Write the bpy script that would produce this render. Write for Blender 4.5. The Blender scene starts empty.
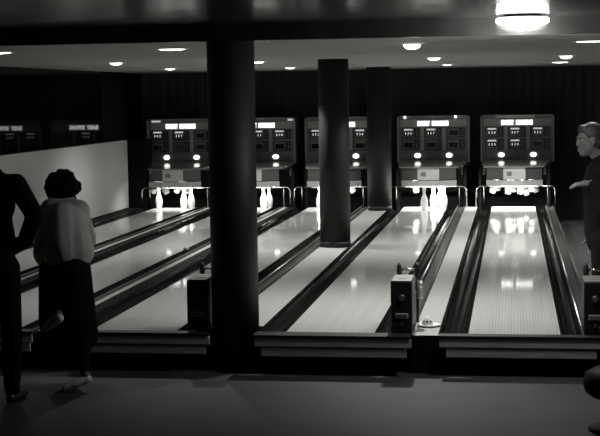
import bpy, bmesh, math, random
from mathutils import Vector, Matrix
random.seed(7)
C = bpy.context.scene.collection
SC = bpy.context.scene
FLOOR = -0.30
CEIL = 2.285
L = 12.30

# ------------------------------------------------------------------ materials
def gm(name, v, rough=0.6, spec=0.5, coat=0.0, coat_rough=0.05, metal=0.0, noise=0.0, nscale=20.0,
       stretch=(1, 1, 1), bump=0.0, emit=0.0, tint=(0.985, 1.0, 0.965)):
    m = bpy.data.materials.new(name); m.use_nodes = True
    nt = m.node_tree; b = nt.nodes['Principled BSDF']
    col = (v * tint[0], v * tint[1], v * tint[2], 1)
    b.inputs['Base Color'].default_value = col
    b.inputs['Roughness'].default_value = rough
    b.inputs['Specular IOR Level'].default_value = spec
    b.inputs['Metallic'].default_value = metal
    b.inputs['Coat Weight'].default_value = coat
    b.inputs['Coat Roughness'].default_value = coat_rough
    if emit:
        b.inputs['Emission Color'].default_value = (0.98, 1.0, 0.96, 1)
        b.inputs['Emission Strength'].default_value = emit
    if noise or bump:
        tc = nt.nodes.new('ShaderNodeTexCoord'); mp = nt.nodes.new('ShaderNodeMapping')
        mp.inputs['Scale'].default_value = stretch
        nz = nt.nodes.new('ShaderNodeTexNoise'); nz.inputs['Scale'].default_value = nscale
        nz.inputs['Detail'].default_value = 5
        nt.links.new(tc.outputs['Object'], mp.inputs['Vector']); nt.links.new(mp.outputs['Vector'], nz.inputs['Vector'])
        if noise:
            rp = nt.nodes.new('ShaderNodeValToRGB')
            lo, hi = max(0, 1 - noise), 1 + noise
            rp.color_ramp.elements[0].position = 0.3; rp.color_ramp.elements[1].position = 0.7
            rp.color_ramp.elements[0].color = (col[0] * lo, col[1] * lo, col[2] * lo, 1)
            rp.color_ramp.elements[1].color = (col[0] * hi, col[1] * hi, col[2] * hi, 1)
            nt.links.new(nz.outputs['Fac'], rp.inputs['Fac']); nt.links.new(rp.outputs['Color'], b.inputs['Base Color'])
        if bump:
            bp = nt.nodes.new('ShaderNodeBump'); bp.inputs['Strength'].default_value = bump
            bp.inputs['Distance'].default_value = 0.01
            nt.links.new(nz.outputs['Fac'], bp.inputs['Height']); nt.links.new(bp.outputs['Normal'], b.inputs['Normal'])
    return m

def ior(m, v):
    m.node_tree.nodes['Principled BSDF'].inputs['IOR'].default_value = v
    return m

def lane_wood():
    m = gm('lane_wood', 0.42, rough=0.30, spec=0.5, coat=1.0, coat_rough=0.05)
    nt = m.node_tree; b = nt.nodes['Principled BSDF']
    tc = nt.nodes.new('ShaderNodeTexCoord'); sp = nt.nodes.new('ShaderNodeSeparateXYZ')
    nt.links.new(tc.outputs['Object'], sp.inputs[0])
    def mth(op, a, bb):
        n = nt.nodes.new('ShaderNodeMath'); n.operation = op
        for i, x in enumerate((a, bb)):
            if isinstance(x, (int, float)): n.inputs[i].default_value = x
            else: nt.links.new(x, n.inputs[i])
        return n.outputs[0]
    u = mth('MULTIPLY', sp.outputs['X'], 28 / 0.7)
    board = mth('FLOOR', u, 0)
    seg = mth('FLOOR', mth('ADD', mth('MULTIPLY', sp.outputs['Y'], 0.45), mth('MULTIPLY', board, 0.37)), 0)
    cv = nt.nodes.new('ShaderNodeCombineXYZ'); nt.links.new(board, cv.inputs[0]); nt.links.new(seg, cv.inputs[1])
    wn = nt.nodes.new('ShaderNodeTexWhiteNoise'); wn.noise_dimensions = '2D'; nt.links.new(cv.outputs[0], wn.inputs['Vector'])
    fr = mth('FRACT', u, 0)
    seam = mth('LESS_THAN', fr, 0.16)
    mp = nt.nodes.new('ShaderNodeMapping'); mp.inputs['Scale'].default_value = (120, 3, 1)
    nt.links.new(tc.outputs['Object'], mp.inputs['Vector'])
    nz = nt.nodes.new('ShaderNodeTexNoise'); nz.inputs['Scale'].default_value = 1; nz.inputs['Detail'].default_value = 4
    nt.links.new(mp.outputs[0], nz.inputs['Vector'])
    val = mth('ADD', mth('ADD', 0.50, mth('MULTIPLY', wn.outputs['Value'], 0.06)), mth('MULTIPLY', nz.outputs['Fac'], 0.06))
    val = mth('SUBTRACT', val, mth('MULTIPLY', seam, 0.24))
    cc = nt.nodes.new('ShaderNodeCombineColor')
    nt.links.new(val, cc.inputs[0]); nt.links.new(val, cc.inputs[1]); nt.links.new(mth('MULTIPLY', val, 0.965), cc.inputs[2])
    nt.links.new(cc.outputs[0], b.inputs['Base Color'])
    return m

M = {}
M['lane'] = lane_wood()
M['deck'] = gm('deck_board', 0.78, rough=0.25, coat=0.6, coat_rough=0.08, noise=0.06, nscale=3, stretch=(30, 1, 1))
M['gutter'] = gm('black_gutter', 0.006, rough=0.12, spec=0.08, noise=0.4, nscale=4, stretch=(6, 0.5, 1))
M['black'] = gm('matt_black', 0.012, rough=0.55, spec=0.4)
M['plinth'] = gm('plinth_black', 0.006, rough=0.9, spec=0.1)
M['track'] = gm('track_grey', 0.045, rough=0.3, spec=0.25, noise=0.15, nscale=3, stretch=(8, 0.6, 1))
ior(M['gutter'], 1.11); ior(M['track'], 1.25)
M['chrome'] = gm('chrome', 0.75, rough=0.14, metal=1.0)
M['steel'] = gm('brushed_steel', 0.55, rough=0.3, metal=1.0, noise=0.1, nscale=60, stretch=(1, 20, 1))
M['strip'] = gm('strip_board', 0.25, rough=0.5, noise=0.1, nscale=6, stretch=(10, 1, 1))
M['dark_strip'] = gm('dark_strip', 0.006, rough=0.8, spec=0.1)
M['fascia'] = gm('fascia_wood', 0.5, rough=0.4, noise=0.2, nscale=5, stretch=(1, 10, 12))
M['floor'] = gm('floor_lino', 0.034, rough=0.62, spec=0.3, noise=0.22, nscale=3, stretch=(0.5, 4, 1), bump=0.05)
M['ceil'] = gm('ceiling_paint', 0.27, rough=0.9, spec=0.2, noise=0.04, nscale=2)
M['ceil_dark'] = gm('ceiling_varnish', 0.02, rough=0.16, spec=0.6, noise=0.3, nscale=2, stretch=(2, 0.3, 1), bump=0.02)
M['curtain'] = gm('wall_dark', 0.045, rough=0.85, spec=0.2)
M['white_wall'] = gm('white_wall', 0.60, rough=0.8, spec=0.2, noise=0.04, nscale=1.5)
M['night_glass'] = gm('night_glass', 0.004, rough=0.02, spec=0.5); ior(M['night_glass'], 1.14)
M['frame_and_shade'] = gm('frame_and_shade', 0.004, rough=0.9, spec=0.1)  # window frames, and the painted shade at the wall's far end
M['pillar'] = gm('pillar_dark', 0.010, rough=0.6, spec=0.3, noise=0.15, nscale=6)
M['cab'] = gm('cabinet_grey', 0.18, rough=0.42, spec=0.5, noise=0.08, nscale=8)
M['cab_lt'] = gm('cabinet_light', 0.36, rough=0.4)
M['cab_dk'] = gm('cabinet_dark', 0.022, rough=0.35)
M['win'] = gm('window_dark', 0.006, rough=0.2)
M['panel_grey'] = gm('panel_grey', 0.55, rough=0.4, spec=0.5, noise=0.06, nscale=10)
M['box_top'] = gm('box_top', 0.16, rough=0.5)
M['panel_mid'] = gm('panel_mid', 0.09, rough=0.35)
M['band_lt'] = gm('band_light', 0.42, rough=0.3)
M['ledge'] = gm('ledge_gloss', 0.26, rough=0.15, spec=0.6)
M['glow'] = gm('glow_white', 0.8, emit=3.2)
M['glow_box'] = gm('glow_box', 0.5, emit=0.38)
M['glow_dim'] = gm('glow_dim', 0.6, emit=0.42)
M['glow_digit'] = gm('glow_digit', 0.6, emit=0.55)
M['glow_faint'] = gm('glow_faint', 0.5, emit=0.18)
M['lamp'] = gm('opal_lamp', 0.8, emit=9.0)
M['dlamp'] = gm('downlight_glass', 0.8, emit=4.5)
M['tube'] = gm('tube_lamp', 0.8, emit=14.0)
M['rim'] = gm('lamp_rim', 0.5, rough=0.35)
M['pin'] = gm('pin_white', 0.6, rough=0.22, coat=0.5)
M['dial'] = gm('dial', 0.07, rough=0.3)
M['plate'] = gm('name_plate', 0.5, rough=0.3)
M['cream'] = gm('pale_plastic', 0.62, rough=0.4)
M['ball'] = gm('ball_pale', 0.22, rough=0.35)
M['hair'] = gm('dark_hair', 0.003, rough=0.85, spec=0.1, bump=0.6, noise=0.5, nscale=60)
M['hair_grey'] = gm('grey_hair', 0.025, rough=0.6, bump=0.6, noise=0.4, nscale=50)
M['skin'] = gm('skin', 0.12, rough=0.55, spec=0.35)
M['blouse'] = gm('pale_blouse', 0.42, rough=0.85, spec=0.2, noise=0.08, nscale=14, bump=0.25)
M['skirt'] = gm('dark_skirt', 0.007, rough=0.95, spec=0.05)
M['suit'] = gm('dark_suit', 0.009, rough=0.95, spec=0.05)
M['shoe_lt'] = gm('pale_shoe', 0.75, rough=0.6)
M['shoe_dk'] = gm('black_shoe', 0.008, rough=0.5)
M['shirt'] = gm('shirt_cuff', 0.4, rough=0.8)
M['seat'] = gm('stool_vinyl', 0.010, rough=0.6, spec=0.2)

# ------------------------------------------------------------------ mesh helpers
def obj(name, bm, m, parent=None, smooth=False, loc=None):
    me = bpy.data.meshes.new(name)
    bmesh.ops.recalc_face_normals(bm, faces=bm.faces[:])
    bm.to_mesh(me); bm.free()
    if smooth:
        for p in me.polygons: p.use_smooth = True
    o = bpy.data.objects.new(name, me); C.objects.link(o)
    if m: me.materials.append(M[m] if isinstance(m, str) else m)
    if parent: o.parent = parent
    if loc: o.location = loc
    return o

def add_box(bm, x0, x1, y0, y1, z0, z1, bev=0.0, seg=2):
    r = bmesh.ops.create_cube(bm, size=1.0)
    vs = r['verts']
    bmesh.ops.scale(bm, vec=(x1 - x0, y1 - y0, z1 - z0), verts=vs)
    bmesh.ops.translate(bm, vec=((x0 + x1) / 2, (y0 + y1) / 2, (z0 + z1) / 2), verts=vs)
    if bev:
        es = list({e for v in vs for e in v.link_edges})
        bmesh.ops.bevel(bm, geom=es, offset=bev, segments=seg, affect='EDGES', profile=0.5)

def bx(*a, **k):
    bm = bmesh.new(); add_box(bm, *a, **k); return bm

def add_extrude(bm, prof, y0, y1, close=True):
    """profile [(x,z)...] swept along Y"""
    a = [bm.verts.new((x, y0, z)) for x, z in prof]; b = [bm.verts.new((x, y1, z)) for x, z in prof]
    n = len(prof)
    for i in range(n if close else n - 1):
        j = (i + 1) % n
        bm.faces.new((a[i], a[j], b[j], b[i]))
    if close:
        bm.faces.new(a[::-1]); bm.faces.new(b)

def add_prism_z(bm, prof, z0, z1):
    a = [bm.verts.new((x, y, z0)) for x, y in prof]; b = [bm.verts.new((x, y, z1)) for x, y in prof]
    n = len(prof)
    for i in range(n):
        j = (i + 1) % n
        bm.faces.new((a[i], a[j], b[j], b[i]))
    bm.faces.new(a[::-1]); bm.faces.new(b)

def add_lathe(bm, prof, seg=20, c=(0, 0, 0), axis='Z'):
    """prof [(r,h)...] bottom to top, closed"""
    rings = []
    for r, h in prof:
        ring = []
        for k in range(seg):
            a = 2 * math.pi * k / seg
            p = (r * math.cos(a), r * math.sin(a), h)
            if axis == 'Y': p = (p[0], h, p[1])
            if axis == 'X': p = (h, p[0], p[1])
            ring.append(bm.verts.new((p[0] + c[0], p[1] + c[1], p[2] + c[2])))
        rings.append(ring)
    for a, b in zip(rings, rings[1:]):
        for k in range(seg):
            j = (k + 1) % seg
            bm.faces.new((a[k], a[j], b[j], b[k]))
    bm.faces.new(rings[0][::-1]); bm.faces.new(rings[-1])
    return [v for r in rings for v in r]

def add_tube(bm, pts, r, seg=10):
    pts = [Vector(p) for p in pts]; rings = []
    up = Vector((0, 0, 1)); prev = None
    for i, p in enumerate(pts):
        d = (pts[min(i + 1, len(pts) - 1)] - pts[max(i - 1, 0)]).normalized()
        if prev is None:
            n = d.orthogonal().normalized()
        else:
            n = (prev - d * prev.dot(d)).normalized()
        prev = n; b = d.cross(n)
        rings.append([bm.verts.new(p + (n * math.cos(2 * math.pi * k / seg) + b * math.sin(2 * math.pi * k / seg)) * r) for k in range(seg)])
    for a, b in zip(rings, rings[1:]):
        for k in range(seg):
            j = (k + 1) % seg
            bm.faces.new((a[k], a[j], b[j], b[k]))
    bm.faces.new(rings[0][::-1]); bm.faces.new(rings[-1])

def add_ell(bm, c, rad, rot=None, u=20, v=12):
    mt = Matrix.Translation(c) @ (rot.to_4x4() if rot else Matrix.Identity(4)) @ Matrix.Diagonal((rad[0], rad[1], rad[2], 1))
    bmesh.ops.create_uvsphere(bm, u_segments=u, v_segments=v, radius=1.0, matrix=mt)

def add_caps(bm, p0, p1, r0, r1, seg=14):
    p0, p1 = Vector(p0), Vector(p1); d = p1 - p0; ln = max(d.length, 1e-5)
    q = d.to_track_quat('Z', 'Y').to_matrix()
    prof = []
    for k in range(1, 6):
        a = -math.pi / 2 + k * math.pi / 12
        prof.append((r0 * math.cos(a), r0 * math.sin(a)))
    prof.append((r0, 0)); prof.append((r1, ln))
    for k in range(1, 6):
        a = k * math.pi / 12
        prof.append((r1 * math.cos(a), ln + r1 * math.sin(a)))
    for v in add_lathe(bm, prof, seg): v.co = p0 + q @ v.co

def text_bm(txt, w, h, depth=0.004, bold=0.0):
    cu = bpy.data.curves.new('t', 'FONT'); cu.body = txt; cu.align_x = 'CENTER'; cu.align_y = 'CENTER'
    cu.extrude = 0.02; cu.offset = bold; cu.resolution_u = 3
    o = bpy.data.objects.new('t', cu); C.objects.link(o)
    dg = bpy.context.evaluated_depsgraph_get()
    me = bpy.data.meshes.new_from_object(o.evaluated_get(dg))
    bpy.data.objects.remove(o); bpy.data.curves.remove(cu)
    bm = bmesh.new(); bm.from_mesh(me); bpy.data.meshes.remove(me)
    xs = [v.co.x for v in bm.verts]; ys = [v.co.y for v in bm.verts]
    cx, cy = (max(xs) + min(xs)) / 2, (max(ys) + min(ys)) / 2
    sx = w / (max(xs) - min(xs)); sy = h / (max(ys) - min(ys))
    for v in bm.verts:   # stand it up facing -Y
        x, y, z = v.co
        v.co = ((x - cx) * sx, -(z / 0.02) * depth / 2, (y - cy) * sy)
    return bm

def thing(name, label, cat, loc=(0, 0, 0), rotz=0, group=None):
    o = bpy.data.objects.new(name, None); C.objects.link(o)
    o.location = loc; o.rotation_euler = (0, 0, rotz); o.empty_display_size = 0.1
    return tag(o, label, cat, group)
def tag(o, label, cat, group=None):
    o['label'] = label; o['category'] = cat
    if group: o['group'] = group
    return o
def struct(name, bm, m, parent=None, smooth=False):
    o = obj(name, bm, m, parent, smooth)
    if not parent: o['kind'] = 'structure'
    return o

# ------------------------------------------------------------------ setting
struct('floor', bx(-9, 4.2, -13, 14.0, FLOOR - 0.1, FLOOR), 'floor')
struct('ceiling', bx(-9, 4.2, -0.12, 14.0, CEIL, CEIL + 0.5), 'ceil')
struct('trim_1', bx(-9, 4.2, -0.20, -0.12, CEIL - 0.012, 2.52), 'ceil_dark')
cf = bx(-9, 4.2, -13, -0.20, 2.40, 2.52)
struct('ceiling_front', cf, 'ceil_dark')
# pleated dark back wall
bm = bmesh.new(); prof = []
n = 330
for i in range(n + 1):
    x = -6.2 + 9.9 * i / n
    prof.append((x, 13.62 + 0.022 * math.sin(x * 2 * math.pi / 0.17) + 0.008 * math.sin(x * 7.3)))
a = [bm.verts.new((x, y, FLOOR)) for x, y in prof]; b = [bm.verts.new((x, y, CEIL + .1)) for x, y in prof]
for i in range(n): bm.faces.new((a[i], a[i + 1], b[i + 1], b[i]))
a2 = [bm.verts.new((x, 13.9, FLOOR)) for x, y in (prof[0], prof[-1])]; b2 = [bm.verts.new((x, 13.9, CEIL + .1)) for x, y in (prof[0], prof[-1])]
bm.faces.new((a2[0], a2[1], b2[1], b2[0])); bm.faces.new((a[0], b[0], b2[0], a2[0])); bm.faces.new((a[-1], b[-1], b2[1], a2[1]))
struct('wall_back', bm, 'curtain', smooth=True)
XL = -6.15
struct('wall_left', bx(XL - 0.2, XL, -13, 13.6, FLOOR, 1.145), 'white_wall')
struct('wall_right', bx(3.7, 3.9, -13, 13.9, FLOOR, 2.6), 'curtain')
struct('wall_front', bx(-9, 4.2, -13.2, -13, FLOOR, 2.6), 'curtain')
# dark window band above the low white wall
w1 = bpy.data.objects.new('window_1', None); C.objects.link(w1); w1['kind'] = 'structure'
ys = [-13, -8.5, -4, 0.5, 5.0, 11.1]
for y0, y1 in list(zip(ys, ys[1:])) + [(12.5, 13.6)]:
    obj('pane', bx(XL - 0.06, XL - 0.04, y0, y1, 1.145, CEIL), 'night_glass', w1)
obj('end_panel', bx(XL - 0.10, XL - 0.03, 11.1, 12.5, 1.145, CEIL), 'frame_and_shade', w1)
obj('sill', bx(XL - 0.2, XL + 0.012, -13, 13.6, 1.145, 1.165), 'frame_and_shade', w1)
for y in (-8.5, -4, 0.5, 5.0):
    obj('mullion', bx(XL - 0.06, XL - 0.03, y - 0.02, y + 0.02, 1.165, CEIL), 'frame_and_shade', w1)
struct('wall_left_upper', bx(XL - 0.3, XL - 0.1, -13, 13.6, 1.145, 2.6), 'curtain')
struct('wall_end_shade', bx(XL, XL + 0.30, 12.45, 13.6, FLOOR, 1.145), 'frame_and_shade')  # added near-black box standing in for shade on the wall's far end

# ------------------------------------------------------------------ pillars
def pillar(x, y, r, label, zb=0.0):
    t = thing('pillar', label, 'pillar', (x, y, zb), 0, 'row of dark pillars between the lanes')
    bm = bmesh.new(); add_lathe(bm, [(r, 0), (r, CEIL - zb)], 48)
    obj('shaft', bm, 'pillar', t, True)
    bm = bmesh.new(); add_lathe(bm, [(r + .004, 0), (r + .004, 0.06), (r, 0.066)], 48)
    o = obj('base_ring', bm, 'black', t, True)
    return t
def flat_caps(o):
    for p in o.data.polygons:
        if len(p.vertices) > 6: p.use_smooth = False
p1 = pillar(-1.84, 0.12, 0.187, 'thick black round pillar nearest the viewer, standing on the floor', FLOOR)
p2 = pillar(-1.815, 6.28, 0.187, 'middle dark round pillar, rising from the pale strip halfway down the lanes')
p3 = pillar(-1.775, 11.68, 0.193, 'farthest and thinnest-looking grey pillar, next to the pin end of the lanes')
p1.scale = (1, 1, 1)
for p in (p1, p2, p3):
    for ch in p.children: flat_caps(ch)

# ------------------------------------------------------------------ lanes
LANES = [  # name words, x of bed left edge, width of right part, y of fascia
    ('A', -5.62, 0.17, -0.11), ('B', -4.32, 0.17, -0.11), ('C', -3.005, 0.29, -0.11), ('D', -1.425, 0.29, -0.165), ('E', 0.0, 0.29, -0.11)]
WHERE = {'A': 'far-left lane by the white wall', 'B': 'second lane from the left', 'C': 'middle lane left of the pillars',
         'D': 'lane just right of the pillars', 'E': 'far-right lane'}
LX = {n: x for n, x, *_ in LANES}
LABL = {'A': 'far-left polished bowling lane running along the low white wall',
        'B': 'second polished bowling lane from the left, between two dark gutter bands',
        'C': 'middle polished bowling lane ending left of the thick black pillar',
        'D': 'pale polished bowling lane just right of the pillars with pins still standing',
        'E': 'far-right pale polished bowling lane with no pins on its deck'}

def gutter_bm(x0, x1):
    bm = bmesh.new(); prof = [(x0, 0.004)]
    c = (x0 + x1) / 2; r = (x1 - x0) / 2 - 0.018
    prof.append((c - r - 0.002, 0.004))
    for k in range(13):
        a = math.pi + math.pi * k / 12
        prof.append((c + r * math.cos(a), 0.75 * r * math.sin(a)))
    prof.append((c + r + 0.002, 0.004)); prof.append((x1, 0.004)); prof.append((x1, -0.10)); prof.append((x0, -0.10))
    add_extrude(bm, prof, 0.0, L)
    return bm
def shade(o, ang=0.6):
    o.data.polygons.foreach_set('use_smooth', [True] * len(o.data.polygons))
    try: o.data.set_sharp_from_angle(angle=ang)
    except Exception: pass
    return o
for n, x, rw, yf in LANES:
    t = thing('bowling_lane', LABL[n], 'bowling lane', (x, 0, 0), 0, 'five bowling lanes side by side')
    obj('lane_bed', bx(0, 0.70, 0.0, 11.30, -0.05, 0), 'lane', t)
    obj('pin_deck', bx(0, 0.70, 11.30, L, -0.05, 0.0), 'deck', t)
    shade(obj('gutter', gutter_bm(-0.225, 0.0), 'gutter', t))
    shade(obj('gutter', gutter_bm(0.70, 0.70 + min(0.16, rw - 0.05)), 'gutter', t))
    gx = 0.70 + min(0.16, rw - 0.05)
    if rw > 0.25:
        bm = bmesh.new()
        add_extrude(bm, [(gx, -0.05), (gx, 0.012), (gx + 0.022, 0.012), (gx + 0.03, -0.008), (0.70 + rw - 0.03, -0.008), (0.70 + rw - 0.022, 0.012), (0.70 + rw, 0.012), (0.70 + rw, -0.05)], 0.0, L)
        obj('return_track', bm, 'track', t)
        bm = bmesh.new(); add_tube(bm, [(gx + 0.012, 0.4, 0.016), (gx + 0.012, L, 0.016)], 0.007, 8)
        obj('track_rail', bm, 'steel', t, True)
        bm = bmesh.new(); add_box(bm, 0.70 + rw - 0.014, 0.70 + rw + 0.004, 0.0, L, -0.05, 0.016)
        obj('edge_strip', bm, 'black', t)
    else:
        obj('return_track', bx(gx, 0.70 + rw, 0.0, L, -0.05, 0.006), 'track', t)
    obj('foul_strip', bx(-0.225, 0.70 + rw, yf - 0.004, 0.0, -0.012, 0.012), 'black', t)
    if n in 'CDE':
        obj('fascia_board', bx(-0.215, 1.0, yf, yf + 0.02, -0.078, -0.013, bev=0.004), 'fascia', t)
        obj('fascia_board', bx(-0.165, 0.965, yf + 0.005, yf + 0.025, -0.155, -0.088, bev=0.004), 'fascia', t)
    else:
        obj('fascia_board', bx(-0.215, 0.70 + rw, yf, yf + 0.02, -0.078, -0.013, bev=0.004), 'fascia', t)
        obj('fascia_board', bx(-0.165, 0.68 + rw, yf + 0.005, yf + 0.025, -0.155, -0.088, bev=0.004), 'fascia', t)
    obj('plinth', bx(-0.225, 0.70 + rw, 0.02, L, FLOOR, -0.10), 'plinth', t)

def strip(x0, x1, y0, m, label):
    o = obj('walkway_strip', bx(x0, x1, y0, L, FLOOR, 0.0, bev=0.004), m)
    # the lower body is dark: only its top board is pale
    o.data.materials.append(M['plinth'])
    for p in o.data.polygons:
        if abs(p.normal.z) < 0.5: p.material_index = 1
    tag(o, label, 'walkway', 'walkway strips between the lanes')
strip(-4.735, -4.67, 0.0, 'strip', 'narrow pale walkway strip between the two leftmost lanes')
strip(-3.44, -3.37, 0.0, 'strip', 'narrow pale walkway strip between the second lane from the left and the middle lane')
strip(-2.01, -1.655, 0.33, 'strip', 'widest pale walkway strip, with the dark pillars standing on it')
strip(-0.43, -0.23, -0.02, 'strip', 'pale walkway strip between the two right lanes, with a small white dish on it')
strip(XL + 0.01, -5.85, 0.0, 'dark_strip', 'dark walkway strip between the white wall and the far-left lane')

for x0, x1 in ((-4.665, -4.55), (-3.365, -3.235)):
    o = strip(x0, x1, 0.0, 'dark_strip', 'dark walkway strip beside the narrow pale strip left of the ' + ('second lane from the left' if x0 < -4 else 'middle lane'))
# ------------------------------------------------------------------ scoreboards and pinsetters
YD = L + 0.65
PX = 0.01693
def zz(y): return 1.462 - (y - 116.5) * PX
DIG = {'A': ['102', '117', None, None, None, None], 'B': ['094', '121', '108', None, None, None], 'C': ['113', '098', '126', None, None, None],
       'D': ['130', '117', None, None, None, None], 'E': ['138', '107', '112', '133', '120', None]}
SLAB = {'A': 'score cabinet hanging over the far-left lane, nearest the white wall', 'B': 'score cabinet partly hidden behind the thick black pillar on its left',
        'C': 'score cabinet crossed by the middle pillar', 'D': 'score cabinet just right of the far pillar with two lit score windows',
        'E': 'score cabinet over the far-right lane with five lit score windows'}
for n, x, rw, yf in LANES:
    cxl = x + 0.415 if n in 'CDE' else x + 0.40
    if n == 'A': cxl = x + 0.30
    if n == 'B': cxl = x + 0.385
    if n == 'C': cxl = x + 0.45
    if n == 'D': cxl = x + 0.445
    t = thing('scoreboard', 'grey lit ' + SLAB[n], 'scoreboard', (cxl, YD, zz(161.5)), 0, 'score cabinets over the pin ends of the lanes')
    H = zz(116.5) - zz(161.5)
    def Z(y): return zz(y) - zz(161.5)
    def U(px): return (px - 517) * PX
    obj('cabinet', bx(-0.595, 0.595, 0.0, 0.42, 0.0, H, bev=0.012), 'cab', t)
    # raised edge frame, a sloping top lip, side trims
    bm = bmesh.new(); add_extrude(bm, [(0, 0)] * 0 or [(-0.60, H - 0.004), (0.60, H - 0.004), (0.56, H + 0.022), (-0.56, H + 0.022)], -0.02, 0.40)
    obj('top_lip', bm, 'ledge', t)
    for s in (-1, 1):
        obj('side_trim', bx(s * 0.595 - 0.012, s * 0.595 + 0.012, -0.025, 0.05, 0.0, H, bev=0.004), 'cab_lt', t)
    obj('header_panel', bx(-0.56, 0.56, -0.012, 0.004, Z(126.3), Z(119.2)), 'cab_lt', t)
    for (a0, a1, word) in ((501.2, 513.7, 'BABY'), (515.6, 532.2, 'BOWLING')):
        hb = obj('header_lightbox', bx(U(a0), U(a1), -0.03, -0.006, Z(125.5), Z(120.1), bev=0.004), 'glow_box', t)
        bt = text_bm(word, U(a1) - U(a0) - 0.012, Z(120.1) - Z(125.5) - 0.018, 0.006, 0.03)
        w = obj('lettering', bt, 'glow', hb); w.location = ((U(a0) + U(a1)) / 2, -0.033, (Z(125.5) + Z(120.1)) / 2)
    cols = ((485.5, 503.5), (508, 525), (530, 548.5)); rows = ((127.2, 137), (138.8, 149))
    k = 0
    for (r0, r1) in rows:
        for (c0, c1) in cols:
            ww = c1 - c0
            f = obj('score_panel', bx(U(c0), U(c1), -0.014, 0.004, Z(r1), Z(r0), bev=0.003), 'cab_dk', t)
            gw = bmesh.new(); add_box(gw, U(c0 + 1.2), U(c0 + 12.3), -0.017, -0.006, Z(r1 - 1), Z(r0 + 0.8), bev=0.002)
            obj('bezel', gw, 'cab', f)
            obj('score_window', bx(U(c0 + 2.5), U(c0 + 11.2), -0.021, -0.012, Z(r1 - 2.2), Z(r0 + 3.0)), 'win', f)
            bm = bmesh.new()
            for i in range(3):
                add_lathe(bm, [(0.009, -0.024), (0.009, -0.010)], 8, (U(c1 - 2.6), 0, Z(r0 + 2.4 + 2.6 * i)), 'Y')
            obj('button', bm, 'cab_lt', f)
            d = DIG[n][k]
            if d:
                obj('name_strip', bx(U(c0 + 2.6), U(c0 + 11.0), -0.024, -0.012, Z(r0 + 2.5), Z(r0 + 0.9)), 'glow_dim', f)
                for i, ch in enumerate(d):
                    w = obj('digit', text_bm(ch, 0.028 if ch != '1' else 0.015, 0.040, 0.006, 0.012), 'glow_digit', f)
                    w.location = (U(c0 + 4.1 + 2.7 * i), -0.026, Z(r0 + 5.4))
            k += 1
    for c in (506, 527.6):
        obj('divider', bx(U(c - 1.5), U(c + 1.5), -0.018, 0.004, Z(149.5), Z(127)), 'cab_lt', t)
    obj('lower_panel', bx(-0.56, 0.56, -0.016, 0.004, Z(157.8), Z(150.6), bev=0.003), 'cab', t)
    for c in (501.4, 532.6):
        bm = bmesh.new(); add_ell(bm, (U(c), -0.02, Z(154.6)), (0.052, 0.035, 0.038))
        obj('bulb', bm, 'glow', t, True)
    bm = bmesh.new()
    for i in range(6):
        for j in range(3):
            add_box(bm, U(537.5 + 1.7 * i) - 0.006, U(537.5 + 1.7 * i) + 0.006, -0.02, -0.012, Z(153.3 + 1.5 * j) - 0.006, Z(153.3 + 1.5 * j) + 0.006)
    obj('speaker_grille', bm, 'win', t)
    if n == 'D':  # two bright spots on the top edge, built as glowing beads
        for c in (405, 455): 
            bm = bmesh.new(); add_ell(bm, (U(c + 84), -0.03, H + 0.0), (0.02, 0.02, 0.02)); obj('bright_mark', bm, 'glow', t, True)
    if n == 'E':
        obj('top_bar', bx(U(496), U(534), -0.03, 0.0, H - 0.03, H + 0.015, bev=0.004), 'panel_grey', t)
    if n == 'A':  # bright streak at the top left, built as a glowing bar
        obj('bright_mark', bx(-0.52, -0.36, -0.03, -0.01, H - 0.035, H - 0.005, bev=0.006), 'glow_dim', t)
    if n in 'BC':  # bright mark at the top right, built as a glowing bar
        obj('bright_mark', bx(0.48, 0.57, -0.03, -0.01, H - 0.035, H + 0.0, bev=0.006), 'glow_dim', t)
    # ledge and pinsetter below
    YF = 11.72
    pc = 0.343 + (cxl - 0.05 - 0.343) * 0.975
    s = thing('pinsetter', 'pinsetter with pale faceted front at the end of the ' + WHERE[n], 'pinsetter', (pc, 0, 0), 0, 'pinsetting machines at the ends of the lanes')
    pc -= 0.02
    if n == 'A': pc += 0.06; s.location.x = pc
    dx = cxl - pc
    bm = bmesh.new()
    rear = [(-0.56 + dx, YD - 0.06), (0.56 + dx, YD - 0.06)]
    front = [(0.52, 12.2), (0.47, YF + 0.14), (0.185, YF - 0.02), (-0.185, YF - 0.02), (-0.47, YF + 0.14), (-0.52, 12.2)]
    tv = [bm.verts.new((x_, y_, 0.735)) for x_, y_ in rear] + [bm.verts.new((x_, y_, 0.71 if y_ > 12.1 else 0.682)) for x_, y_ in front]
    lv = [bm.verts.new((v.co.x, v.co.y, 0.664)) for v in tv]
    bm.faces.new(tv); bm.faces.new(lv[::-1])
    for q in range(len(tv)):
        r_ = (q + 1) % len(tv); bm.faces.new((tv[q], tv[r_], lv[r_], lv[q]))
    bmesh.ops.triangulate(bm, faces=[f for f in bm.faces if len(f.verts) > 4])
    obj('ledge', bm, 'ledge', s)
    def facet(name, x0, y0, x1, y1, z0, z1, m, th=0.025):
        d = Vector((x1 - x0, y1 - y0)).normalized(); nn = Vector((-d.y, d.x)) * th
        bm = bmesh.new(); add_prism_z(bm, [(x0, y0), (x1, y1), (x1 + nn.x, y1 + nn.y), (x0 + nn.x, y0 + nn.y)], z0, z1)
        return obj(name, bm, m, s)
    a, b = -0.172, 0.172
    fp = facet('front_panel', a, YF, b, YF, 0.475, 0.662, 'panel_grey')
    e = bmesh.new(); add_box(e, -0.12, -0.04, YF - 0.008, YF + 0.001, 0.535, 0.60, bev=0.003); obj('emblem', e, 'cab', fp)
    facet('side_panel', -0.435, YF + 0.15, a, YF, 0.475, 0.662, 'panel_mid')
    facet('side_panel', b, YF, 0.435, YF + 0.15, 0.475, 0.662, 'panel_mid')
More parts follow.
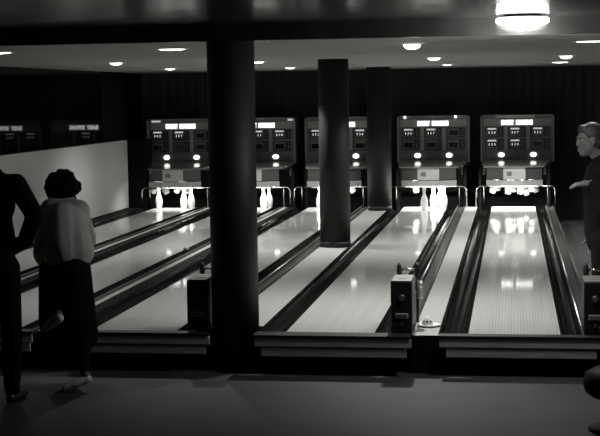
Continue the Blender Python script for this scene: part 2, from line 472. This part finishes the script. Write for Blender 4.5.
    facet('lower_band', a, YF - 0.02, b, YF - 0.02, 0.373, 0.464, 'band_lt')
    facet('lower_band', -0.445, YF + 0.13, a, YF - 0.02, 0.373, 0.464, 'band_lt')
    facet('lower_band', b, YF - 0.02, 0.445, YF + 0.13, 0.373, 0.464, 'band_lt')
    obj('pin_rack', bx(-0.50, 0.50, 12.25, 12.95, 0.625, 0.66), 'cab_dk', s)
    for q in (-1, 1):
        obj('side_beam', bx(q * 0.50 - 0.015, q * 0.50 + 0.015, 12.66, 13.0, 0.50, 0.66), 'cab_dk', s)
    obj('pit_curtain', bx(-0.56, 0.56, 13.0, 13.05, FLOOR, 0.662), 'plinth', s)
    for q in (-1, 1):
        obj('kickback', bx(q * 0.56 - 0.02, q * 0.56 + 0.02, 12.50, 13.35, FLOOR, 0.632), 'plinth', s)
    obj('pit_floor', bx(-0.54, 0.54, 12.31, 13.0, FLOOR + 0.001, -0.11), 'plinth', s)
    bm = bmesh.new(); add_tube(bm, [(-0.42, YF + 0.20, 0.425), (0.42, YF + 0.20, 0.425)], 0.012, 10)
    obj('tube_light', bm, 'tube', s, True)
    la = bpy.data.lights.new('pit_light', 'AREA'); la.shape = 'RECTANGLE'; la.size = 0.7; la.size_y = 0.03
    la.energy = {'A': 10, 'B': 10, 'C': 11, 'D': 34, 'E': 40}[n]; la.color = (0.98, 1, 0.96)
    lo = bpy.data.objects.new('pit_light', la); C.objects.link(lo); lo.parent = s
    lo.location = (0, YF + 0.21, 0.405); lo.rotation_euler = (math.radians(18), 0, 0)
    # chrome guard hoop
    h = thing('guard_hoop', 'bent chrome guard hoop across the pin end of the ' + WHERE[n], 'guard rail', (x + 0.385, 12.24, 0), 0, 'chrome hoops in front of the pinsetters')
    hw = 0.635 if n in 'CDE' else 0.62
    def hoop(hw, y, top, r):
        pts = [(-hw, y, 0.0), (-hw + 0.004, y, top - 0.07)]
        for k in range(1, 7):
            a_ = math.pi - k * math.pi / 12
            pts.append((-hw + 0.07 + 0.066 * math.cos(a_), y, top - 0.07 + 0.07 * math.sin(a_)))
        pts += [(-p[0], p[1], p[2]) for p in pts[::-1]]
        bm = bmesh.new(); add_tube(bm, pts, r, 10); return bm
    obj('front_rail', hoop(hw, 0, 0.335, 0.012), 'chrome', h, True)
    for q in (-1, 1):
        bm = bmesh.new()
        pts = [(q * (hw - 0.12), 0.055, 0.0), (q * (hw - 0.12), 0.055, 0.29), (q * (hw - 0.115), 0.045, 0.325), (q * (hw - 0.10), 0.0, 0.335)]
        add_tube(bm, pts, 0.012, 10); obj('side_post', bm, 'chrome', h, True)

# ------------------------------------------------------------------ pins
PINP = [(0.040, 0.0), (0.046, 0.006), (0.051, 0.03), (0.058, 0.07), (0.0605, 0.11), (0.059, 0.14), (0.052, 0.18), (0.040, 0.215), (0.029, 0.245), (0.0235, 0.27), (0.0245, 0.295), (0.029, 0.32), (0.0318, 0.338), (0.029, 0.355), (0.020, 0.366), (0.006, 0.370)]
bm = bmesh.new(); add_lathe(bm, PINP, 20)
pin0 = obj('bowling_pin', bm, 'pin', smooth=True)
used = [False]
def place_pin(x, y, z, rx, ry, label, group):
    if not used[0]: o = pin0; used[0] = True
    else:
        o = pin0.copy(); C.objects.link(o)
    o.location = (x, y, z); o.rotation_euler = (rx, ry, 0)
    tag(o, label, 'bowling pin', group)
STAND = {
 'A': [(-5.535, 12.13, 'leftmost standing'), (-5.085, 12.04, 'middle standing'), (-4.965, 12.07, 'rightmost standing')],
 'B': [(-3.735, 12.05, 'left'), (-3.66, 12.15, 'right')],
 'C': [(-2.80, 12.05, 'lone')],
 'D': [(-1.055, 11.58, 'foremost'), (-0.93, 12.02, 'second'), (-0.84, 12.15, 'third'), (-0.765, 11.99, 'fourth')]}
SL = {('A', 0): 'white pin standing farthest left on the deck of the far-left lane', ('A', 1): 'white pin standing between two others on the deck of the far-left lane',
      ('A', 2): 'white pin standing farthest right on the far-left lane, against the chrome hoop', ('B', 0): 'left one of two white pins seen right of the thick black pillar',
      ('B', 1): 'right one of two white pins seen right of the thick black pillar', ('C', 0): 'white pin peeking out at the left edge of the middle pillar',
      ('D', 0): 'pin standing alone in front of the bright cluster right of the far pillar', ('D', 1): 'white pin at the left of the bright cluster right of the far pillar',
      ('D', 2): 'white pin in the middle of the bright cluster right of the far pillar', ('D', 3): 'white pin farthest right in the bright cluster right of the far pillar'}
for n, lst in STAND.items():
    for i, (x, y, w) in enumerate(lst):
        place_pin(x, y, 0, 0, 0, SL[(n, i)], 'bowling pins standing on the decks')
ORD = ['first', 'second', 'third', 'fourth', 'fifth', 'sixth', 'seventh', 'eighth']
HANG = {'A': [(-5.70, .235, .35), (-5.49, .215, -.5), (-5.30, .245, .5), (-5.12, .215, -.35)],
        'C': [(-2.27, .235, -.55)],
        'D': [(-1.23, .225, -.15)],
        'E': [(0.0, .215, .35), (.10, .245, -.2), (.265, .20, .05), (.36, .22, -.1), (.455, .195, .12), (.575, .165, -.4), (.655, .235, -.1), (.73, .215, -.45)]}
for n, lst in HANG.items():
    for i, (x, z, ry) in enumerate(lst):
        lab = {'C': 'white pin hanging tilted under the score cabinet just right of the middle pillar', 'D': 'white pin hanging left of the bright cluster right of the far pillar'}.get(n) or \
              '%s from left of the white pins hanging over the %s' % (ORD[i], WHERE[n].replace(' by the white wall', ''))
        place_pin(x, 12.38 + 0.16 * (i % 2), z, 0, ry, lab, 'bowling pins hanging in the pinsetters')

# ------------------------------------------------------------------ ball return boxes
RL = {'C': 'black upright ball return box standing left against the thick black pillar', 'D': 'black upright ball return box at the front between the two right lanes',
      'E': 'black upright ball return box at the right edge beside the far-right lane'}
for n in 'CDE':
    x = LX[n] + {'C': 0.80, 'D': 0.832, 'E': 0.872}[n]
    t = thing('ball_return', RL[n], 'ball return', (x, 0, 0), 0, 'ball return boxes at the lane fronts')
    obj('cabinet', bx(0, 0.165, 0.0, 0.36, 0.018, 0.412, bev=0.008), 'black', t)
    obj('top_plate', bx(0.004, 0.161, 0.004, 0.356, 0.410, 0.420, bev=0.004), 'box_top', t)
    obj('slot', bx(0.05, 0.12, 0.10, 0.15, 0.4195, 0.4225), 'cab', t)
    obj('side_panel', bx(0.1625, 0.168, 0.02, 0.34, 0.06, 0.40, bev=0.002), 'cab', t)
    bm = bmesh.new(); add_lathe(bm, [(0.022, -0.012), (0.026, -0.008), (0.026, 0.002)], 20, (0.085, 0, 0.285), 'Y'); d = obj('dial', bm, 'dial', t)
    bm = bmesh.new(); add_box(bm, 0.081, 0.089, -0.018, -0.010, 0.265, 0.305); obj('pointer', bm, 'cab', d)
    pl = obj('label_plate', bx(0.035, 0.135, -0.006, 0.002, 0.125, 0.165, bev=0.002), 'plate', t)
    bm = bmesh.new()
    for i in range(8): add_box(bm, 0.042 + i * 0.011, 0.048 + i * 0.011, -0.008, -0.004, 0.133, 0.157)
    obj('marking', bm, 'cab_dk', pl)
    bm = bmesh.new(); add_lathe(bm, [(0.012, -0.008), (0.014, 0.002)], 14, (0.085, 0, 0.08), 'Y'); obj('lock', bm, 'dial', t)
    for sx in (0.035, 0.18):
        bm = bmesh.new(); add_tube(bm, [(sx, 0.42, 0.026), (sx, 0.42, 0.40)], 0.012, 8)
        add_ell(bm, (sx, 0.42, 0.445), (0.022, 0.03, 0.065))
        obj('ball_guard', bm, 'black', t, True)
    bm = bmesh.new(); add_tube(bm, [(0.035, 0.42, 0.455), (0.18, 0.42, 0.455)], 0.011, 10); obj('cross_bar', bm, 'chrome', t, True)
    bm = bmesh.new(); pts = []
    for i in range(70):
        a = i * 0.7; pts.append((0.205 + 0.02 * math.cos(a), 0.37 + 0.02 * math.sin(a), 0.22 + 0.0022 * i))
    add_tube(bm, pts, 0.005, 6); obj('spring', bm, 'steel', t, True)

# small white dish with a peaked top
t = thing('ashtray', 'small white ashtray-like dish with peaked holder on the pale strip beside the ball return box', 'dish', (-0.322, 0.40, 0.0))
bm = bmesh.new(); add_lathe(bm, [(0.060, 0.0), (0.085, 0.006), (0.092, 0.016), (0.086, 0.018), (0.055, 0.012)], 28); obj('saucer', bm, 'cream', t, True)
bm = bmesh.new(); add_lathe(bm, [(0.050, 0.010), (0.042, 0.035), (0.022, 0.065), (0.012, 0.078), (0.004, 0.082)], 20, (-0.012, 0, 0)); cnn = obj('peak', bm, 'cream', t, True)
bm = bmesh.new()
for a in (3.9, 4.7, 5.5): add_ell(bm, (-0.012 + 0.036 * math.cos(a), 0.036 * math.sin(a), 0.042), (0.009, 0.009, 0.010))
obj('slot', bm, 'cab_dk', cnn, True)
bm = bmesh.new(); add_ell(bm, (0, 0, 0.04), (0.04, 0.04, 0.04))
o = obj('return_ball', bm, 'ball', smooth=True); o.location = (-3.60 + 0.03, 5.75, -0.022)
tag(o, 'small pale ball lying in the dark gutter right of the second lane from the left', 'ball')

# ------------------------------------------------------------------ lamps
DL = [(-0.508, 1.368), (-0.583, 6.106), (-0.62, 10.23), (-2.679, 1.633), (-2.767, 6.42), (-2.98, 10.28), (-4.30, 1.6), (-4.349, 5.631), (-4.642, 9.493), (0.969, 6.337), (1.027, 10.267), (1.005, 1.80)]
DLAB = ['bright ceiling light right of the pillars, nearest the dark beam', 'round ceiling light over the right-hand lanes, second from the dark beam', 'faint ceiling light right of the far pillar, closest to the back wall',
        'wide ceiling light just left of the thick black pillar', 'small ceiling light just right of the thick black pillar, nearer one', 'small ceiling light between the thick and middle pillars, closest to the back wall',
        'ceiling light cut by the left edge of the picture', 'bright round ceiling light alone over the dark windows on the left', 'small ceiling light over the far-left score cabinet',
        'ceiling light near the right edge, second from the dark beam', 'ceiling light near the right edge, closest to the back wall', 'ceiling light at the right edge, nearest the dark beam']
EN = [32, 28, 20, 10, 32, 22, 4.5, 12, 14, 30, 21, 5]
for i, (x, y) in enumerate(DL):
    t = thing('downlight', DLAB[i], 'ceiling light', (x, y, CEIL), 0, 'round ceiling lights over the lanes')
    flat = i in (3, 6, 10, 11); rr = 0.125 if flat else 0.085
    bm = bmesh.new(); add_lathe(bm, [(rr, -0.004 if flat else -0.014), (rr + 0.03, -0.003), (rr + 0.032, 0.0), (rr, 0.0)], 24); obj('trim_ring', bm, 'rim', t, True)
    dp = [.055, .04, .025, .014, .03, .03, .015, .038, .03, .045, .014, .010][i]
    bm = bmesh.new(); add_lathe(bm, [(0.015, -dp), (0.045, -dp * 0.9), (rr * 0.8, -dp * 0.6), (rr - 0.006, -0.004)], 24); obj('glass', bm, 'dlamp', t, True)
    sp = bpy.data.lights.new('downlight_beam', 'SPOT'); sp.energy = EN[i] * 11; sp.spot_size = math.radians(125); sp.spot_blend = 0.9; sp.shadow_soft_size = 0.05
    sp.color = (0.985, 1, 0.96)
    so = bpy.data.objects.new('downlight_beam', sp); C.objects.link(so); so.parent = t; so.location = (0, 0, -0.12)
t = thing('ceiling_lamp', 'large glowing opal ceiling lamp on the dark front ceiling at upper right', 'ceiling lamp', (0.412, -0.46, 2.40))
bm = bmesh.new(); add_lathe(bm, [(0.03, -0.082), (0.10, -0.079), (0.155, -0.070), (0.187, -0.052), (0.187, -0.022)], 32); obj('diffuser', bm, 'lamp', t, True)
bm = bmesh.new(); add_lathe(bm, [(0.175, -0.021), (0.175, -0.012), (0.15, -0.008), (0.12, 0.0)], 32); obj('rim', bm, 'rim', t, True)
pl = bpy.data.lights.new('lamp_bulb', 'POINT'); pl.energy = 75; pl.shadow_soft_size = 0.10; pl.color = (0.985, 1, 0.96)
po = bpy.data.objects.new('lamp_bulb', pl); C.objects.link(po); po.parent = t; po.location = (0, 0, -0.235)

# ------------------------------------------------------------------ people
def blob(name, build, m, parent, voxel=0.008, smooth=4):
    bm = bmesh.new(); build(bm)
    me = bpy.data.meshes.new('tmp'); bm.to_mesh(me); bm.free()
    o = bpy.data.objects.new('tmp', me); C.objects.link(o)
    r = o.modifiers.new('r', 'REMESH'); r.mode = 'VOXEL'; r.voxel_size = voxel; r.use_smooth_shade = True
    s = o.modifiers.new('s', 'SMOOTH'); s.iterations = smooth; s.factor = 0.5
    dg = bpy.context.evaluated_depsgraph_get()
    me2 = bpy.data.meshes.new_from_object(o.evaluated_get(dg))
    bpy.data.objects.remove(o); bpy.data.meshes.remove(me)
    me2.name = name; me2.materials.clear(); me2.materials.append(M[m])
    for p in me2.polygons: p.use_smooth = True
    o = bpy.data.objects.new(name, me2); C.objects.link(o)
    if parent: o.parent = parent
    return o
def V(*a): return Vector(a)
def frame(fwd, up):
    f = Vector(fwd).normalized(); r = f.cross(Vector(up)).normalized(); u = r.cross(f)
    return Matrix((r, f, u)).transposed()      # columns: right, forward, up
def head(bm, c, fwd, up=(0, 0, 1), k=1.0):
    R = frame(fwd, up); c = Vector(c)
    def e(p, r): add_ell(bm, c + R @ (Vector(p) * k), tuple(q * k for q in r), R)
    e((0, -0.012, 0.025), (0.075, 0.093, 0.092))       # cranium
    e((0, 0.016, -0.042), (0.061, 0.072, 0.076))       # face and jaw
    e((0, 0.060, -0.100), (0.032, 0.027, 0.022))       # chin
    e((0, 0.078, 0.022), (0.050, 0.016, 0.012))        # brow
    add_caps(bm, c + R @ (V(0, 0.082, 0.012) * k), c + R @ (V(0, 0.097, -0.028) * k), 0.009 * k, 0.012 * k)   # nose
    e((0, 0.086, -0.062), (0.024, 0.012, 0.007)); e((0, 0.084, -0.074), (0.021, 0.012, 0.008))                # lips
    for s in (-1, 1):
        e((s * 0.076, -0.008, -0.012), (0.010, 0.020, 0.032))   # ear
        e((s * 0.036, 0.060, -0.030), (0.022, 0.020, 0.018))    # cheek
def hand(bm, w, d, n, curl=0.5, side=1, k=1.0):
    """wrist, direction of the fingers, palm normal; side gives the thumb side"""
    w = Vector(w); d = Vector(d).normalized(); n = (Vector(n) - d * Vector(n).dot(d)).normalized(); s = d.cross(n) * side
    R = Matrix((s, d, n)).transposed()
    add_ell(bm, w + d * 0.05 * k, (0.042 * k, 0.055 * k, 0.017 * k), R)
    for i, (o, ln) in enumerate(((0.030, 0.070), (0.010, 0.080), (-0.010, 0.075), (-0.029, 0.058))):
        b = w + d * 0.09 * k + s * o * k
        d1 = (d * math.cos(curl * 0.6) + n * math.sin(curl * 0.6)); d2 = (d * math.cos(curl * 1.5) + n * math.sin(curl * 1.5)); d3 = (d * math.cos(curl * 2.2) + n * math.sin(curl * 2.2))
        p1 = b + d1 * ln * 0.45 * k; p2 = p1 + d2 * ln * 0.32 * k; p3 = p2 + d3 * ln * 0.25 * k
        add_caps(bm, b - d * 0.02, p1, 0.010 * k, 0.009 * k, 8); add_caps(bm, p1, p2, 0.009 * k, 0.0085 * k, 8); add_caps(bm, p2, p3, 0.0085 * k, 0.007 * k, 8)
    b = w + d * 0.025 * k + s * 0.03 * k; td = (d * 0.6 + s * 0.8 + n * 0.35 * curl).normalized()
    p1 = b + td * 0.045 * k; p2 = p1 + (td * 0.6 + d * 0.5).normalized() * 0.03 * k
    add_caps(bm, b, p1, 0.013 * k, 0.011 * k, 8); add_caps(bm, p1, p2, 0.010 * k, 0.008 * k, 8)
def foot(bm, heel, toe, k=1.0):
    heel, toe = Vector(heel), Vector(toe)
    add_caps(bm, heel, heel.lerp(toe, 0.55), 0.034 * k, 0.036 * k); add_caps(bm, heel.lerp(toe, 0.5), toe, 0.036 * k, 0.026 * k)

def person(name, label, J, mats, group=None, hairy=None, skirt=None, k=1.0):
    """J: joints in world space"""
    t = thing(name, label, 'person', J['base'], 0, group)
    base = Vector(J['base'])
    J = {q: (Vector(v) - base if q not in ('fwd', 'hfwd', 'hup', 'hand_l', 'hand_r', 'base') else v) for q, v in J.items()}
    right = (J['sh_r'] - J['sh_l']).normalized(); spine = (J['neck'] - J['pelvis']).normalized()
    R = Matrix((right, spine.cross(right).normalized(), spine)).transposed()
    chest = J['pelvis'].lerp(J['neck'], 0.68); waist = J['pelvis'].lerp(J['neck'], 0.32)
    def torso(bm, g, low=True):
        add_ell(bm, chest, (0.165 * k + g, 0.115 * k + g, 0.20 * k + g * .5), R)
        add_ell(bm, waist, (0.148 * k + g, 0.108 * k + g, 0.24 * k), R)
        if g and low: add_caps(bm, J['pelvis'].lerp(J['neck'], 0.1), chest, 0.135 * k + g, 0.13 * k + g)
        add_caps(bm, J['sh_l'], J['sh_r'], 0.058 * k + g, 0.058 * k + g)
        add_caps(bm, J['sh_l'].lerp(J['sh_r'], .25), J['neck'], 0.06 * k, 0.05 * k + g); add_caps(bm, J['sh_r'].lerp(J['sh_l'], .25), J['neck'], 0.06 * k, 0.05 * k + g)
        if low: add_ell(bm, J['pelvis'], (0.170 * k + g, 0.125 * k + g, 0.13 * k + g), R)
    def arm(bm, s, g, cuff=1.0):
        add_caps(bm, J['sh_' + s], J['el_' + s], 0.050 * k + g, 0.040 * k + g)
        add_caps(bm, J['el_' + s], J['el_' + s].lerp(J['wr_' + s], cuff), 0.040 * k + g, 0.028 * k + g)
    def leg(bm, s, g, low=1.0):
        add_caps(bm, J['hip_' + s], J['kn_' + s], 0.082 * k + g, 0.055 * k + g)
        add_caps(bm, J['kn_' + s], J['kn_' + s].lerp(J['an_' + s], 0.4), 0.052 * k + g, 0.054 * k + g)
        add_caps(bm, J['kn_' + s].lerp(J['an_' + s], 0.4), J['kn_' + s].lerp(J['an_' + s], low), 0.054 * k + g, 0.036 * k + g)
    def body(bm):
        torso(bm, 0); head(bm, J['head'], J['hfwd'], J['hup'], k)
        add_caps(bm, J['neck'], J['head'] - Vector(J['hup']) * 0.05, 0.052 * k, 0.050 * k)
        for s in 'lr':
            arm(bm, s, 0); leg(bm, s, 0)
            d, n, side, curl = J['hand_' + s]; hand(bm, J['wr_' + s], d, n, curl, side, k)
            foot(bm, J['he_' + s], J['to_' + s], k * 0.85); add_caps(bm, J['an_' + s], J['he_' + s], 0.036 * k, 0.032 * k)
    blob('body', body, 'skin', t, 0.0065, 2)
    def top(bm):
        torso(bm, 0.014, low=mats.get('long_top', True))
        for s in 'lr': arm(bm, s, 0.012 * mats.get('sleeve', 1), mats.get('cuff', 0.95))
        if mats.get('loose'): mats['loose'](bm, base)
    blob(mats['top'][0], top, mats['top'][1], t, 0.009, 14)
    def low(bm):
        add_ell(bm, J['pelvis'], (0.165 * k + .02, 0.125 * k + .016, 0.13 * k), R)
        for s in 'lr': leg(bm, s, 0.020 if mats.get('trousers', True) else 0.006, 0.97)
        if skirt: skirt(bm, base)
    blob(mats['low'][0], low, mats['low'][1], t, 0.011, 5)
    for s in 'lr':
        def sh(bm, s=s):
            foot(bm, J['he_' + s], J['to_' + s], k * 1.06)
        blob('shoe', sh, mats['shoe'], t, 0.008, 3)
    if hairy: 
        def hb(bm): hairy(bm, J['head'], frame(J['hfwd'], J['hup']), k)
        blob('hair', hb, mats['hair'], t, 0.010, 1)
    return t

def curly(bm, c, R, k):
    k *= 1.13
    rnd = random.Random(3)
    add_ell(bm, c + R @ V(0, -0.02, 0.03) * k, (0.105 * k, 0.108 * k, 0.105 * k), R)
    for i in range(90):
        v = V(rnd.gauss(0, 1), rnd.gauss(0, 1), rnd.gauss(0, 1)).normalized()
        if v.y > 0.45 and v.z < 0.55: continue
        if v.z < -0.85: continue
        add_ell(bm, c + R @ (V(v.x * 0.108, -0.02 + v.y * 0.108, 0.012 + v.z * 0.108) * k), (0.030 * k,) * 3, None, 10, 6)
def short(bm, c, R, k):
    add_ell(bm, c + R @ V(0, -0.022, 0.036) * k, (0.082 * k, 0.096 * k, 0.092 * k), R)
    add_ell(bm, c + R @ V(0, -0.05, -0.02) * k, (0.074 * k, 0.06 * k, 0.07 * k), R)
    add_ell(bm, c + R @ V(0, 0.045, 0.085) * k, (0.055 * k, 0.035 * k, 0.03 * k), R)

def wblouse(bm, base):
    for a, b, r0, r1 in (((-3.18, -.33, 1.005), (-2.965, -.33, .995), .09, .09), ((-3.06, -.42, .90), (-3.00, -.58, .69), .165, .175),
                         ((-3.14, -.40, .91), (-3.12, -.56, .70), .115, .135), ((-3.0, -.40, .93), (-2.91, -.57, .71), .115, .135)):
        add_caps(bm, Vector(a) - base, Vector(b) - base, r0, r1)
# bowler at the end of her delivery, seen from behind
def wskirt(bm, base):
    for a, b, r0, r1 in (((-2.96, -.60, .58), (-2.90, -.62, .08), .16, .15), ((-3.05, -.58, .56), (-3.07, -.56, .16), .155, .155), ((-2.99, -.58, .58), (-3.0, -.48, .08), .17, .17)):
        add_caps(bm, Vector(a) - base, Vector(b) - base, r0, r1)
person('person', 'person with dark curly hair, pale blouse and dark skirt, seen from behind, leaning forward', dict(
    base=(-2.88, -0.9, FLOOR), pelvis=(-2.985, -0.60, 0.60), neck=(-3.065, -0.27, 1.055), head=(-3.125, -0.20, 1.150), hfwd=(-0.10, 0.95, -0.25), hup=(0.03, 0.30, 0.93),
    sh_l=(-3.225, -0.32, 0.985), sh_r=(-2.945, -0.32, 0.985), el_l=(-3.21, -0.12, 0.78), wr_l=(-3.12, 0.10, 0.68), el_r=(-2.945, -0.12, 0.77), wr_r=(-3.0, 0.10, 0.70),
    hip_l=(-3.07, -0.58, 0.55), hip_r=(-2.90, -0.60, 0.55), kn_l=(-3.09, -0.70, 0.19), an_l=(-2.935, -0.97, 0.285), he_l=(-2.91, -1.03, 0.270), to_l=(-3.02, -1.00, 0.195),
    kn_r=(-2.85, -0.66, 0.12), an_r=(-2.785, -0.86, -0.16), he_r=(-2.765, -0.865, -0.205), to_r=(-2.915, -0.925, -0.268),
    hand_l=((0.5, 0.8, -0.1), (0.3, 0, -1), -1, 0.5), hand_r=((-0.6, 0.75, -0.1), (-0.3, 0, -1), 1, 0.5)),
    dict(top=('blouse', 'blouse'), low=('skirt', 'skirt'), shoe='shoe_lt', hair='hair', cuff=0.9, trousers=False, loose=wblouse), 'people at the lanes', curly, wskirt, 0.96)
# man at the left edge, arm akimbo
person('person', 'person in a dark jacket at the left edge, elbow out, hand on hip', dict(
    base=(-3.325, -1.25, FLOOR), pelvis=(-3.300, -1.25, 0.66), neck=(-3.325, -1.23, 1.36), head=(-3.335, -1.20, 1.51), hfwd=(0, 1, -0.1), hup=(0, 0.1, 1),
    sh_l=(-3.515, -1.23, 1.26), sh_r=(-3.130, -1.23, 1.26), el_l=(-3.585, -1.25, 0.96), wr_l=(-3.585, -1.18, 0.70), el_r=(-2.965, -1.32, 1.04), wr_r=(-3.09, -1.22, 0.84),
    hip_l=(-3.395, -1.25, 0.60), hip_r=(-3.215, -1.25, 0.60), kn_l=(-3.415, -1.24, 0.16), an_l=(-3.415, -1.27, -0.22), he_l=(-3.415, -1.30, -0.265), to_l=(-3.435, -1.10, -0.27),
    kn_r=(-3.195, -1.24, 0.16), an_r=(-3.195, -1.27, -0.22), he_r=(-3.195, -1.30, -0.265), to_r=(-3.165, -1.10, -0.27),
    hand_l=((0, 0.2, -1), (1, 0, 0), 1, 0.5), hand_r=((-0.7, 0.5, -0.5), (-0.5, -0.6, 0), 1, 0.6)),
    dict(top=('jacket', 'suit'), low=('trousers', 'suit'), shoe='shoe_dk', hair='hair', cuff=0.98, sleeve=2.2), 'people at the lanes', short)
# man at the right edge, in profile
person('person', 'person in a dark suit in profile at the right edge, facing left', dict(
    base=(1.08, 1.25, FLOOR), pelvis=(1.10, 1.25, 0.62), neck=(1.065, 1.25, 1.29), head=(0.975, 1.22, 1.452), hfwd=(-0.97, -0.2, -0.1), hup=(-0.1, 0, 1),
    sh_l=(1.06, 1.05, 1.18), sh_r=(1.06, 1.44, 1.18), el_l=(1.08, 0.98, 0.88), wr_l=(0.985, 1.06, 1.095), el_r=(1.10, 1.50, 0.88), wr_r=(1.03, 1.50, 0.62),
    hip_l=(1.10, 1.16, 0.58), hip_r=(1.10, 1.34, 0.58), kn_l=(1.08, 1.15, 0.15), an_l=(1.12, 1.15, -0.22), he_l=(1.15, 1.15, -0.265), to_l=(1.08 - .03, 1.13, -0.27),
    kn_r=(1.09, 1.36, 0.15), an_r=(1.13, 1.36, -0.22), he_r=(1.16, 1.36, -0.265), to_r=(1.06, 1.36, -0.27),
    hand_l=((-1, 0.15, -0.05), (0, 0.25, -1), -1, 0.35), hand_r=((-0.1, 0, -1), (0, -1, 0), 1, 0.5)),
    dict(top=('jacket', 'suit'), low=('trousers', 'suit'), shoe='shoe_dk', hair='hair_grey', cuff=0.93), 'people at the lanes', short, None, 1.12)

# dark stool in the lower right corner
t = thing('stool', 'dark round-seated pedestal stool in the lower right corner of the floor', 'stool', (0.985, -1.75, FLOOR))
bm = bmesh.new(); add_lathe(bm, [(0.15, 0.22), (0.19, 0.25), (0.205, 0.30), (0.19, 0.37), (0.14, 0.40), (0.05, 0.41)], 32); obj('seat', bm, 'seat', t, True)
bm = bmesh.new(); add_lathe(bm, [(0.06, 0.03), (0.05, 0.10), (0.07, 0.22)], 20); obj('post', bm, 'seat', t, True)
bm = bmesh.new(); add_lathe(bm, [(0.17, 0.0), (0.17, 0.02), (0.08, 0.04)], 32); obj('foot_plate', bm, 'seat', t, True)

# ------------------------------------------------------------------ world and camera
w = bpy.data.worlds.new('World'); SC.world = w; w.use_nodes = True
w.node_tree.nodes['Background'].inputs[0].default_value = (0.9, 1, 0.9, 1); w.node_tree.nodes['Background'].inputs[1].default_value = 0.02
cam = bpy.data.cameras.new('camera'); co = bpy.data.objects.new('camera', cam); C.objects.link(co)
cam.sensor_width = 36; cam.lens = 1400 * 36 / 600; cam.clip_end = 100
yaw, pit, rol = 0.15159, -0.08713, 0.01505
R = (Matrix.Rotation(yaw, 3, 'Z') @ Matrix.Rotation(pit, 3, 'X') @ Matrix.Rotation(rol, 3, 'Y'))
rx, ry, rz = R.col[0], R.col[1], R.col[2]
mt = Matrix((rx, rz, -ry)).transposed().to_4x4(); mt.translation = Vector((0.343, -10.696, 1.8506))
co.matrix_world = mt
SC.camera = co
SC.view_settings.view_transform = 'Standard'; SC.view_settings.look = 'None'; SC.view_settings.gamma = 1; SC.view_settings.exposure = 0.0
SC.view_settings.use_curve_mapping = False
